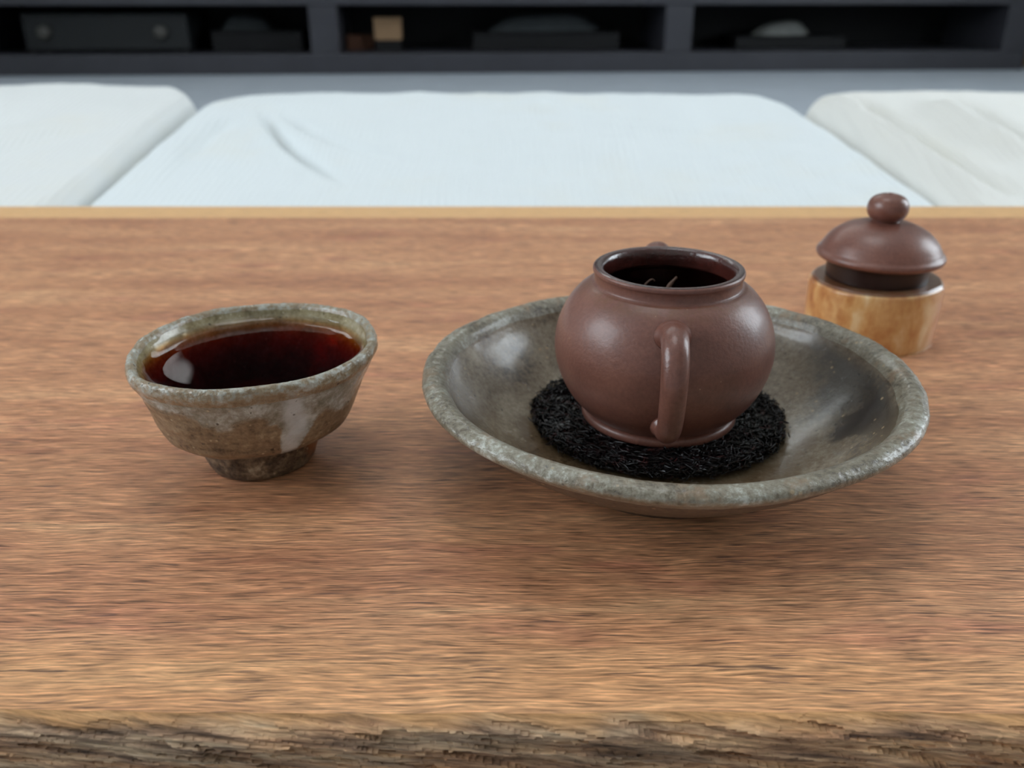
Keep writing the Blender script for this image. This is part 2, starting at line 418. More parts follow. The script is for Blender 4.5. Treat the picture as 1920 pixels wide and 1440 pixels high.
M_CAB = plain('charcoal_board', srgb(58, 58, 64), 0.45, 0.4, 0.1, 12)
M_CABIN = plain('black_board', srgb(16, 16, 18), 0.6, 0.3)
M_WALL = plain('matt_wall_paint', srgb(206, 206, 202), 0.9, 0.2, 0.03, 6)
M_WALLB = plain('slate_wall_paint', srgb(196, 192, 186), 0.9, 0.2, 0.05, 6)
M_CEIL = plain('ceiling_paint', srgb(226, 226, 222), 0.9, 0.2, 0.02, 6)
M_FLOOR = plain('pale_floor_mat', srgb(172, 180, 190), 0.75, 0.3, 0.05, 10)
M_FRAME = plain('window_frame_paint', srgb(220, 220, 216), 0.5)

# ------------------------------------------------------------------ the room
R = ROOM
tag(box('floor', R['x0'], R['x1'], R['y0'], R['y1'], FLOOR_Z - 0.1, FLOOR_Z, M_FLOOR), 'pale blue grey floor running back under the dark cabinet', kind='structure')
tag(box('ceiling', R['x0'], R['x1'], R['y0'], R['y1'], R['z1'], R['z1'] + 0.1, M_CEIL), 'white ceiling above the low tea table', kind='structure')
def back_wall():
    x0, x1, z0, z1 = WIN_B; V = []; F = []
    for a, b, c, d in ((R['x0'], x0, FLOOR_Z, R['z1']), (x1, R['x1'], FLOOR_Z, R['z1']), (x0, x1, FLOOR_Z, z0), (x0, x1, z1, R['z1'])):
        k = len(V)
        V += [(X, Y, Z) for X in (a, b) for Y in (R['y1'], R['y1'] + 0.1) for Z in (c, d)]
        F += [tuple(k + i for i in f) for f in ((0, 1, 3, 2), (4, 6, 7, 5), (0, 4, 5, 1), (2, 3, 7, 6), (0, 2, 6, 4), (1, 5, 7, 3))]
    tag(mesh_obj('wall_back', V, F, M_WALL, smooth=False), 'pale wall behind the charcoal cabinet', kind='structure')
    wn = bpy.data.objects.new('window_3', None); link(wn); tag(wn, 'wide papered transom added unseen high in the back wall to mirror in the tea', kind='structure')
    y0, y1, t = R['y1'], R['y1'] + 0.06, 0.03
    box('window_frame', x0, x1, y0, y1, z0, z0 + t, M_FRAME, wn); box('window_frame', x0, x1, y0, y1, z1 - t, z1, M_FRAME, wn)
    mp = Mat('added_paper_screen'); tl = mp.n.new('ShaderNodeBsdfTranslucent'); mp.l.new(mp.ramp(mp.noise(60, 3), [(0.3, (0.60, 0.59, 0.57, 1)), (0.7, (0.68, 0.67, 0.65, 1))]), tl.inputs[0]); mp.l.new(tl.outputs[0], mp.out.inputs['Surface'])
    box('added_paper_screen', x0 + t, x1 - t, y0 + 0.03, y0 + 0.031, z0 + t, z1 - t, mp.m, wn)  # added paper, dims the sky mirrored along the tea edge
    for xx in (x0, x1 - t): box('window_frame', xx, xx + t, y0, y1, z0 + t, z1 - t, M_FRAME, wn)
back_wall()
tag(box('wall_front', R['x0'], R['x1'], R['y0'] - 0.1, R['y0'], FLOOR_Z, R['z1'], M_WALLB), 'grey wall behind the viewer', kind='structure')
def window_wall(name, label, x0, x1, win):
    y0, y1, z0, z1 = win; V = []; F = []
    for a, b, c, d in ((R['y0'], y0, FLOOR_Z, R['z1']), (y1, R['y1'], FLOOR_Z, R['z1']), (y0, y1, FLOOR_Z, z0), (y0, y1, z1, R['z1'])):
        k = len(V)
        V += [(X, Y, Z) for X in (x0, x1) for Y in (a, b) for Z in (c, d)]
        F += [tuple(k + i for i in f) for f in ((0, 1, 3, 2), (4, 6, 7, 5), (0, 4, 5, 1), (2, 3, 7, 6), (0, 2, 6, 4), (1, 5, 7, 3))]
    tag(mesh_obj(name, V, F, M_WALL, smooth=False), label, kind='structure')
window_wall('wall_left', 'pale side wall holding the left window', R['x0'] - 0.1, R['x0'], WIN_L)
window_wall('wall_right', 'pale side wall holding the right window', R['x1'], R['x1'] + 0.1, WIN_R)
for i, (x, win, side) in enumerate(((R['x0'], WIN_L, -1), (R['x1'], WIN_R, 1))):
    wn = bpy.data.objects.new('window_%d' % (i + 1), None); link(wn)
    tag(wn, ('left' if side < 0 else 'right') + ' window with white painted frame', kind='structure')
    a, b = sorted((x, x + side * 0.06)); y0, y1, z0, z1 = win; t = 0.04
    box('window_frame', a, b, y0, y1, z0, z0 + t, M_FRAME, wn); box('window_frame', a, b, y0, y1, z1 - t, z1, M_FRAME, wn)
    box('window_frame', a, b, y0, y0 + t, z0 + t, z1 - t, M_FRAME, wn); box('window_frame', a, b, y1 - t, y1, z0 + t, z1 - t, M_FRAME, wn)
    ym = (y0 + y1) / 2; box('mullion', a, b, ym - t / 2, ym + t / 2, z0 + t, z1 - t, M_FRAME, wn)

# ------------------------------------------------------------------ low table: slab top, broken front edge, feet
TX = 0.62; YB = 0.653; TH = 0.046
def table():
    t = thing('low_table', 'low oiled hardwood slab table with a rough weathered front edge', 'table', (0, 0, FLOOR_Z))
    # x stations: dense where the near edge is in view
    xs = np.concatenate([np.linspace(-TX, -0.16, 60, endpoint=False), np.linspace(-0.16, 0.16, 900, endpoint=False), np.linspace(0.16, TX, 61)])
    nz = 110
    tt = np.linspace(0, 1, nz) ** 1.15
    X, T = np.meshgrid(xs, tt)
    Zb = -T * TH
    # splinter cells: stretched jittered cells, each its own depth and tilt
    def cells(L, Hh, seed, dip):
        u = X / L + 40; v = (Zb + X * dip) / Hh + 60 + (fbm(X * 30, Zb * 30, seed) - 0.5) * 1.2
        best = np.full(X.shape, 1e9); val = np.zeros(X.shape); du = np.zeros(X.shape); dv = np.zeros(X.shape)
        ui = np.floor(u).astype(np.int64); vi = np.floor(v).astype(np.int64)
        def h(a, b, k):
            n = (a * 73856093 ^ b * 19349663 ^ (seed + k) * 83492791) & 0xffffffff
            n = ((n ^ (n >> 13)) * 1274126177) & 0xffffffff
            return ((n ^ (n >> 15)) & 0xffff) / 65535.0
        for a in (-1, 0, 1):
            for b in (-1, 0, 1):
                cu, cv = ui + a, vi + b
                px = cu + h(cu, cv, 1); py = cv + h(cu, cv, 2)
                d = np.abs(u - px) * 0.8 + (v - py) ** 2 * 1.2
                s = d < best
                best = np.where(s, d, best); val = np.where(s, h(cu, cv, 3), val); du = np.where(s, u - px, du); dv = np.where(s, v - py, dv)
        return val, du, dv
    c1, u1, v1 = cells(0.036, 0.0036, 3, 0.10)
    c2, u2, v2 = cells(0.018, 0.0015, 8, 0.07)
    c3, u3, v3 = cells(0.005, 0.0008, 15, 0.06)
    out = c1 * 0.0020 + u1 * 0.0005 - v1 * 0.0004 + c2 * 0.0012 + u2 * 0.0003 + c3 * 0.0005 + (fbm(X * 55, (Zb + X * 0.08) * 900, 5) - 0.5) * 0.0008
    fade = np.clip(-Zb / 0.0030, 0, 1); fade = fade * fade * (3 - 2 * fade)
    fade = 0.10 + 0.90 * fade
    round_in = 0.0032 * np.clip(1 + Zb / 0.004, 0, 1) ** 2          # the arris is worn back a little
    bow = 0.0022 * (fbm(X * 9, X * 0, 21) - 0.5) + 0.0008 * (fbm(X * 45, X * 0, 33) - 0.5)
    slope = -Zb * 0.18
    Y = 0.1475 + bow * 1.6 + round_in * 0.7 - out * fade - 0.0 + slope * 0.0
    zj = np.where(T > 0, (c2 - 0.5) * 0.0006, 0) * fade
    Z = Zb + zj * np.clip(-Zb / 0.002, 0, 1)
    nx = len(xs)
    V = np.stack([X, Y, Z - FLOOR_Z], -1).reshape(-1, 3)
    idx = np.arange(nz * nx).reshape(nz, nx)
    F = np.stack([idx[:-1, :-1], idx[1:, :-1], idx[1:, 1:], idx[:-1, 1:]], -1).reshape(-1, 4)
    e = mesh_obj('live_edge', V, F, M_EDGE, t); e['label'] = 'rough weathered grey brown front edge'
    me = e.data; me.polygons.foreach_set('use_smooth', [False] * len(me.polygons))
    # the object's own coordinates start at the table top for the materials
    e.location = (0, 0, 0); me.transform(Matrix.Translation((0, 0, FLOOR_Z))); e.location = (0, 0, -FLOOR_Z)
    # top
    front = Y[0]
    rows = [front, front + 0.004, np.full(nx, 0.17), np.full(nx, 0.3), np.full(nx, 0.5), np.full(nx, YB - 0.004)]
    zr = [0, 0, 0, 0, 0, 0]
    back = [(YB - 0.0012, -0.0012), (YB, -0.004), (YB, -TH)]
    V = []
    for r in rows: V += [(a, b, 0) for a, b in zip(xs, r)]
    for yb, zb in back: V += [(a, yb, zb) for a in xs]
    fl = Y[-1]
    V += [(a, b, -TH) for a, b in zip(xs, fl)]
    nr = len(rows) + len(back) + 1
    idx = np.arange(nr * nx).reshape(nr, nx)
    F = np.stack([idx[:-1, :-1], idx[:-1, 1:], idx[1:, 1:], idx[1:, :-1]], -1).reshape(-1, 4).tolist()
    F.append(idx[:, 0].tolist()); F.append(idx[::-1, -1].tolist())
    top = mesh_obj('tabletop', V, F, M_WOOD, t, smooth=False); top.location = (0, 0, -FLOOR_Z)
    for sx in (-1, 1):
        for yy in (0.20, 0.60):
            box('leg', sx * 0.52 - 0.03, sx * 0.52 + 0.03, yy - 0.02, yy + 0.02, 0, -FLOOR_Z - TH, M_WOOD, t, 0.003)
    return t
table()

# ------------------------------------------------------------------ dish
DX, DY = 0.0508, 0.2645
def gritty(base, amp, freq):
    def f(r, z, a):
        rr, zz = base(r, z, a); p = Vector((math.cos(a) * r * freq, math.sin(a) * r * freq, z * freq))
        g = (mnoise.noise(p) + 0.6 * mnoise.noise(p * 2.3)) * amp
        return rr + g, zz + g
    return f
def dish():
    t = thing('shallow_dish', 'wide shallow grey brown glazed stoneware dish under the teapot', 'dish', (DX, DY, 0))
    def df(r, z, a):
        k = min(1, r / 0.08)
        wv = 0.0006 * math.sin(2 * a + 0.6) + 0.0003 * math.sin(3 * a + 1.9) + 0.00015 * math.sin(7 * a)
        zz = z + k * k * (0.0004 * math.sin(2 * a + 1.2) + 0.00015 * math.sin(5 * a))
        g = mnoise.noise(Vector((math.cos(a) * r * 90, math.sin(a) * r * 90, z * 90))) * 0.00035 * k
        return r + wv * k * k + g, zz + g
    prof = cr([(0.0715, 0.0322), (0.0724, 0.0337), (0.0733, 0.0348), (0.0752, 0.0358), (0.0776, 0.0358), (0.0794, 0.0349), (0.0801, 0.0336), (0.0796, 0.0322), (0.0780, 0.0308), (0.0755, 0.0288)], 6)
    lathe('rim', prof, dish_material('rim'), t, 880, gritty(df, 0.00013, 620))
    inner = cr([(0, 0.0062), (0.018, 0.0063), (0.034, 0.0068), (0.045, 0.0090), (0.055, 0.0145), (0.0632, 0.0214), (0.0684, 0.0272), (0.0706, 0.0305), (0.0715, 0.0322)], 6)
    inner[0, 0] = 0
    lathe('basin', inner, dish_material('basin'), t, 220, df)
    under = cr([(0.0755, 0.0288), (0.0718, 0.0252), (0.066, 0.0206), (0.053, 0.0114), (0.043, 0.0066), (0.0375, 0.0046)], 5)
    foot = cr([(0.0375, 0.0046), (0.0370, 0.0026), (0.0366, 0.0004), (0.036, 0.0), (0.033, 0.0), (0.032, 0.0022), (0.030, 0.0034), (0.012, 0.0036), (0, 0.0036)], 3)
    foot[-1, 0] = 0
    mu = dish_material('underside')
    lathe('underside', under, mu, t, 160, df); lathe('foot_ring', foot, mu, t, 160, df)
dish()

# ------------------------------------------------------------------ fibre mat
MX, MY, MR = 0.0520, 0.2825, 0.0432
def fibre_mat():
    t = thing('fibre_coaster', 'round black palm fibre coaster lying in the dish beneath the teapot', 'coaster', (MX, MY, 0.0080))
    mf = fibre_material()
    p = cr([(0, 0.0036), (0.03, 0.0037), (0.040, 0.0036), (MR - 0.0008, 0.0026), (MR - 0.001, 0.0012), (MR - 0.003, 0.0005), (0.03, 0.0002), (0, 0.0002)], 4)
    p[0, 0] = p[-1, 0] = 0
    def df(r, z, a):
        n = mnoise.noise(Vector((math.cos(a) * r * 300, math.sin(a) * r * 300, z * 300)))
        return r * (1 + 0.012 * n), z + (0.0005 * n if z > 0.001 else 0)
    lathe('pad', p, mf, t, 120, df)
    V = []; F = []
    for k in range(6500):
        edge = rng.random() < 0.42
        a = rng.random() * 2 * PI
        if edge:
            r = MR + rng.normal(0, 0.0009); z = rng.uniform(0.0004, 0.0042)
            d = Vector((-math.sin(a), math.cos(a), rng.normal(0, 0.5))) * (1 if rng.random() < 0.5 else -1) + Vector((math.cos(a), math.sin(a), 0)) * rng.normal(0, 0.35)
        else:
            r = MR * math.sqrt(rng.uniform(0.28, 1.0)); z = 0.0040 + rng.uniform(-0.0008, 0.0010)
            th = a + PI / 2 + rng.normal(0, 0.75); d = Vector((math.cos(th), math.sin(th), rng.normal(0, 0.16)))
        d.normalize(); L = rng.uniform(0.0016, 0.0060) * (0.8 if edge else 1); rad = rng.uniform(0.00016, 0.00042)
        c = Vector((r * math.cos(a), r * math.sin(a), z))
        bend = Vector((rng.normal(), rng.normal(), rng.normal() * 0.5)) * L * 0.16
        s = d.orthogonal().normalized(); n = d.cross(s); k0 = len(V)
        for j, q in enumerate((-0.5, 0, 0.5)):
            cc = c + d * (q * L) + bend * (1 - 4 * q * q)
            rr = math.hypot(cc.x, cc.y)
            if cc.z < 0.0003: cc.z = 0.0003
            if rr < 0.0275 and cc.z > 0.0042: cc.z = 0.0042
            for w3 in range(3):
                g = 2 * PI * w3 / 3; V.append(cc + (s * math.cos(g) + n * math.sin(g)) * rad * (0.6 if j != 1 else 1))
        for j in range(2):
            for w3 in range(3):
                b = k0 + j * 3; F.append((b + w3, b + (w3 + 1) % 3, b + 3 + (w3 + 1) % 3, b + 3 + w3))
    f = mesh_obj('fibres', V, F, mf, t); f['kind'] = 'stuff'
fibre_mat()

# ------------------------------------------------------------------ teapot
PX, PY, PZ = 0.0514, 0.2768, 0.0126
HDIR = Vector((-0.098, -0.995, 0)).normalized()       # where the handle points
def teapot():
    t = thing('clay_teapot', 'round purple brown clay teapot without its lid, handle facing forward', 'teapot', (PX, PY, PZ))
    mc = clay_material('pot_clay'); wet = clay_material('wet_clay', True)
    z0 = PZ
    Zs = lambda pts: [(r, z - z0) for r, z in pts]
    body = cr(Zs([(0.0252, 0.0158), (0.0268, 0.0170), (0.0316, 0.0226), (0.0352, 0.0300), (0.0368, 0.0378), (0.0360, 0.0455), (0.0332, 0.0525), (0.0296, 0.0573), (0.0264, 0.0599), (0.0249, 0.0606)]), 8)
    b = lathe('body', body, mc, t, 160)
    b.location.z = -z0; b.data.transform(Matrix.Translation((0, 0, z0))); b.location = (0, 0, -z0)
    foot = cr(Zs([(0.0, 0.0142), (0.020, 0.0140), (0.0225, 0.0128), (0.0236, 0.0126), (0.0262, 0.0126), (0.0268, 0.0136), (0.0264, 0.0150), (0.0252, 0.0158)]), 4); foot[0, 0] = 0
    lathe('foot_ring', foot, clay_material('foot_clay'), t, 120)
    neck = cr(Zs([(0.0249, 0.0606), (0.02425, 0.0612), (0.0241, 0.0627), (0.0243, 0.0640), (0.0247, 0.0646), (0.0247, 0.0655), (0.0243, 0.0660)]), 6)
    lathe('neck', neck, clay_material('neck_clay'), t, 160)
    lip = cr(Zs([(0.0243, 0.0660), (0.0235, 0.06618), (0.0223, 0.0660), (0.0215, 0.0654), (0.0210, 0.0640), (0.0208, 0.0610), (0.0215, 0.0595), (0.0260, 0.0565), (0.0325, 0.0490), (0.0345, 0.0380), (0.0325, 0.0280), (0.0260, 0.0200), (0.015, 0.0175), (0, 0.0170)]), 6); lip[-1, 0] = 0
    lathe('inner_wall', lip, wet, t, 160)
    # handle: ear loop in the plane of HDIR
    pts = [(0.0325, 0.0540), (0.0356, 0.0553), (0.0405, 0.0556), (0.0452, 0.0532), (0.0482, 0.0482), (0.0488, 0.0420), (0.0476, 0.0355), (0.0450, 0.0298), (0.0412, 0.0258), (0.0372, 0.0241), (0.0345, 0.0242)]
    path = [HDIR * r + Vector((0, 0, z - z0)) for r, z in cr(pts, 6)]
    n = len(path); rad = []
    for i in range(n):
        s = i / (n - 1); base = 0.0044 * (1 - s) + 0.0035 * s
        rad.append(base + 0.0013 * max(0, 1 - s / 0.16) ** 2 + 0.0014 * max(0, (s - 0.88) / 0.12) ** 2)
    side = Vector((0, 0, 1)).cross(HDIR)
    tube('handle', path, rad, clay_material('handle_clay', gloss=0.08), t, 28, 0.86, side)
    # spout on the far side
    pts = [(0.0365, 0.0365), (0.0400, 0.0398), (0.0440, 0.0440), (0.0500, 0.0490), (0.0556, 0.0528), (0.0590, 0.0545)]
    sp = cr(pts, 6); path = [-HDIR * r + Vector((0, 0, z - z0)) for r, z in sp]
    rad = np.interp(np.linspace(0, 1, len(path)), [0, 0.2, 0.6, 0.9, 1], [0.0084, 0.0076, 0.0060, 0.0056, 0.0050])
    s = tube('spout', path, rad, clay_material('spout_clay'), t, 28, 1.0, side)
    return t
teapot()

# tea leaves inside the pot
M_LEAF = plain('wet_black_leaf', srgb(20, 13, 11), 0.35, 0.5, 0.4, 300)
M_LEAF2 = plain('pale_leaf_stem', srgb(112, 84, 70), 0.35, 0.5, 0.25, 300)
def leaves():
    V = []; F = []
    t = thing('wet_tea_leaves', 'heap of wet black tea leaves filling the open teapot', 'tea leaves', (PX, PY, 0.0176))
    # heap surface
    hp = cr([(0, 0.0340), (0.010, 0.0336), (0.020, 0.0322), (0.0245, 0.0297), (0.0255, 0.0250), (0.024, 0.0170), (0.019, 0.0090), (0.012, 0.0035), (0, 0.0015)], 4); hp[0, 0] = hp[-1, 0] = 0
    def df(r, z, a):
        n = mnoise.noise(Vector((math.cos(a) * r * 420, math.sin(a) * r * 420, z * 200))); return r, z + (0.0011 * n if z > 0.028 else 0)
    lathe('heap', hp, M_LEAF, t, 90, df)
    for k in range(260):
        a = rng.random() * 2 * PI; r = 0.022 * math.sqrt(rng.random()); th = rng.random() * 2 * PI
        c = Vector((r * math.cos(a), r * math.sin(a), 0.0345 - r * 0.12 + rng.uniform(-0.0004, 0.0012)))
        d = Vector((math.cos(th), math.sin(th), rng.normal(0, 0.25))).normalized(); L = rng.uniform(0.004, 0.010); wd = rng.uniform(0.0006, 0.0012)
        s = d.cross(Vector((0, 0, 1))).normalized(); up = s.cross(d); k0 = len(V)
        tw = rng.uniform(-2, 2)
        for j in range(6):
            q = j / 5 - 0.5; cc = c + d * q * L + up * 0.0012 * math.cos(q * 5); ww = wd * (1 - (2 * q) ** 4 * 0.8)
            g = tw * q; ax = s * math.cos(g) + up * math.sin(g); bx = up * math.cos(g) - s * math.sin(g)
            V += [cc + ax * ww, cc + bx * ww * 0.35, cc - ax * ww, cc - bx * ww * 0.35]
        for j in range(5):
            for i in range(4):
                b = k0 + j * 4; F.append((b + i, b + (i + 1) % 4, b + 4 + (i + 1) % 4, b + 4 + i))
    f = mesh_obj('leaf_pieces', V, F, M_LEAF, t); f['kind'] = 'stuff'
leaves()
def stem(pts, r, label):
    p = cr(pts, 8); rad = [r * (0.55 + 0.45 * math.sin(PI * min(1, i / (len(p) - 1) * 1.2 + 0.1))) for i in range(len(p))]
    o = tube('curled_tea_stem', p, rad, M_LEAF2, None, 10, 0.6)
    o.data.transform(Matrix.Translation(-Vector(p[0]))); o.location = tuple(p[0])
    tag(o, label, 'tea leaf', 'pale leaf tips showing in the teapot mouth')
stem([(0.0452, 0.2880, 0.0515), (0.0458, 0.2890, 0.0552), (0.0472, 0.2895, 0.0568), (0.0486, 0.2900, 0.0574), (0.0494, 0.2900, 0.0568)], 0.00034, 'thin curled tea stem poking up at left of the black leaves')
stem([(0.0528, 0.2885, 0.0515), (0.0542, 0.2890, 0.0550), (0.0556, 0.2895, 0.0568), (0.0570, 0.2900, 0.0582)], 0.00075, 'broader pale leaf tip poking up at right of the black leaves')

# ------------------------------------------------------------------ cup
CX, CY = -0.0866, 0.2665
def cup_df(r, z, a):
    k = min(1, r / 0.04)
    wv = 0.0007 * math.sin(2 * a + 0.4) + 0.0004 * math.sin(3 * a + 2.0) + 0.00025 * math.sin(8 * a + z * 200)
    g = mnoise.noise(Vector((math.cos(a) * r * 160, math.sin(a) * r * 160, z * 200))) * 0.0004
    zz = z + max(0, (z - 0.015) / 0.028) * (0.0006 * math.sin(a + 0.6) + 0.0004 * math.sin(3 * a))
    return r + wv * k + g, zz + g * (0.4 if z > 0.002 else 0)
def cup_off(z):
    k = min(1, max(0, (z - 0.008) / 0.03)); return 0.0020 * k, 0.0
def cup():
    t = thing('tea_cup', 'small flared stoneware tea cup with milky glaze runs, full of tea', 'cup', (CX, CY, 0))
    foot = cr([(0, 0.0018), (0.009, 0.0018), (0.0130, 0.0004), (0.0156, 0.0002), (0.0170, 0.0010), (0.0183, 0.0042), (0.0193, 0.0085), (0.0200, 0.0116)], 8); foot[0, 0] = 0
    lathe('foot', foot, cup_material('foot'), t, 400, gritty(cup_df, 0.00014, 420), cup_off)
    body = cr([(0.0200, 0.0116), (0.0222, 0.0126), (0.0262, 0.0140), (0.0296, 0.0166), (0.0315, 0.0205), (0.0331, 0.0250), (0.0348, 0.0300), (0.0365, 0.0345), (0.0379, 0.0378)], 7)
    lathe('body', body, cup_material('body'), t, 500, gritty(cup_df, 0.00010, 620), cup_off)
    rim = cr([(0.0379, 0.0378), (0.0390, 0.0398), (0.0393, 0.0416), (0.0388, 0.0431), (0.0377, 0.0437), (0.0366, 0.0431), (0.0359, 0.0420)], 6)
    lathe('rim', rim, cup_material('rim'), t, 600, gritty(cup_df, 0.00016, 760), cup_off)
    ins = cr([(0.0359, 0.0420), (0.0353, 0.0400), (0.0344, 0.0375), (0.0325, 0.0320), (0.0290, 0.0250), (0.0245, 0.0195), (0.0160, 0.0165), (0, 0.0155)], 6); ins[-1, 0] = 0
    lathe('inside', ins, cup_material('inside'), t, 200, cup_df, cup_off)
cup()
def tea():
    m = Mat('brewed_tea')
    fr = m.n.new('ShaderNodeFresnel'); fr.inputs[0].default_value = 1.42
    ge = m.n.new('ShaderNodeNewGeometry'); fac = m.math('MULTIPLY', fr.outputs[0], m.math('SUBTRACT', 1, ge.outputs['Backfacing']))
    tr = m.n.new('ShaderNodeBsdfTransparent'); gl = m.n.new('ShaderNodeBsdfGlossy'); gl.inputs['Roughness'].default_value = 0.02
    mx = m.n.new('ShaderNodeMixShader'); m.l.new(fac, mx.inputs[0]); m.l.new(tr.outputs[0], mx.inputs[1]); m.l.new(gl.outputs[0], mx.inputs[2])
    va = m.n.new('ShaderNodeVolumeAbsorption'); va.inputs['Color'].default_value = (0.87, 0.56, 0.10, 1); va.inputs['Density'].default_value = 480
    m.l.new(mx.outputs[0], m.out.inputs['Surface']); m.l.new(va.outputs[0], m.out.inputs['Volume'])
    # level surface with a small meniscus climbing the wall; sides follow just inside the cup wall
    zt = 0.0384
    top = [(0, zt), (0.010, zt), (0.018, zt)] + [(0.0347 - d, zt + 0.0020 * math.exp(-d / 0.0019)) for d in (0.0130, 0.0105, 0.0085, 0.0070, 0.0058, 0.0048, 0.0039, 0.0031, 0.0024, 0.0018, 0.0012, 0.0007, 0.0003, 0)]
    wall = [(0.0338, 0.0372), (0.0319, 0.0322), (0.0283, 0.0255), (0.0236, 0.0203), (0.0152, 0.0175), (0, 0.0166)]
    p = np.array(list(cr(top, 4)) + list(cr(wall, 5))); p[0, 0] = p[-1, 0] = 0
    def df(r, z, a):
        r2, z2 = cup_df(r, z, a)
        if z >= zt - 1e-6: z2 = z; r2 = r + (r2 - r) * min(1, max(0, (r - 0.022) / 0.012))
        return r2, z2
    o = lathe('brewed_tea', p, m.m, None, 160, df, cup_off); o.location = (CX, CY, 0)
    bm = bmesh.new(); bm.from_mesh(o.data); bmesh.ops.remove_doubles(bm, verts=bm.verts[:], dist=1e-7); bmesh.ops.recalc_face_normals(bm, faces=bm.faces[:])
    if max(bm.faces, key=lambda f: f.calc_center_median().z).normal.z < 0: bmesh.ops.reverse_faces(bm, faces=bm.faces[:])
    bm.to_mesh(o.data); bm.free()
    tag(o, 'dark red brown brewed tea filling the small cup', 'tea')
tea()

# ------------------------------------------------------------------ wooden rest and the teapot lid on it
SX, SY, SH = 0.1670, 0.3850, 0.0282
def rest():
    t = thing('wooden_lid_rest', 'polished orange tan wooden block with flat top carrying the teapot lid', 'wooden block', (SX, SY, 0))
    def df(r, z, a):
        k = r / 0.031
        f = 1 + 0.020 * math.sin(2 * a + 0.5) + 0.014 * math.sin(3 * a + 1) + 0.022 * math.exp(-((((a - 5.75 + PI) % (2 * PI)) - PI) / 0.16) ** 2)
        return r * (1 + (f - 1) * min(1, k)), z + (0.0006 * math.sin(a + 2.2) if z > 0.02 else 0)
    side = cr([(0, 0.0), (0.026, 0.0), (0.0278, 0.0004), (0.0285, 0.0016), (0.0289, 0.010), (0.0291, 0.020), (0.0289, 0.0262), (0.0281, 0.0276)], 5); side[0, 0] = 0
    lathe('block', side, stand_material(), t, 120, df)
    top = cr([(0.0281, 0.0276), (0.0274, 0.0283), (0.026, 0.0286), (0.015, 0.0286), (0, 0.0286)], 4); top[-1, 0] = 0
    lathe('top_face', top, stand_material(True), t, 120, df)
rest()
def lid():
    t = thing('teapot_lid', 'domed purple brown clay lid with ball knob set on the wooden block', 'lid', (SX - 0.0006, SY - 0.0008, 0.0288))
    mc = clay_material('lid_clay', gloss=0.03)
    z0 = 0.0279
    col = [(0, 0.0300), (0.018, 0.0298), (0.0196, 0.0285), (0.0200, 0.0279), (0.0216, 0.0279), (0.0221, 0.0288), (0.0222, 0.0365), (0.0231, 0.0372)]
    p = cr([(r, z - z0) for r, z in col], 3); p[0, 0] = 0
    lathe('collar', p, plain('dark_collar_clay', srgb(40, 22, 18), 0.4, 0.4), t, 120)
    dome = [(0.0231, 0.0372), (0.0258, 0.0369), (0.0270, 0.0374), (0.0276, 0.0385), (0.0273, 0.0397), (0.0262, 0.0409), (0.0252, 0.0426), (0.0228, 0.0461), (0.0187, 0.0496), (0.0130, 0.0523), (0.0075, 0.0535), (0.0058, 0.0538)]
    lathe('dome', cr([(r, z - z0) for r, z in dome], 6), mc, t, 140)
    kn = [(0.0058, 0.0569), (0.0056, 0.0573), (0.0066, 0.0578), (0.0082, 0.0598), (0.0088, 0.0622), (0.0083, 0.0650), (0.0066, 0.0673), (0.0036, 0.0686), (0.0014, 0.0688), (0.0010, 0.0680), (0.0009, 0.0640), (0, 0.0638)]
    p = cr([(r, z - z0 - 0.0031) for r, z in kn], 6); p[-1, 0] = 0
    lathe('knob', p, clay_material('knob_clay', gloss=0.1), t, 80)
lid()

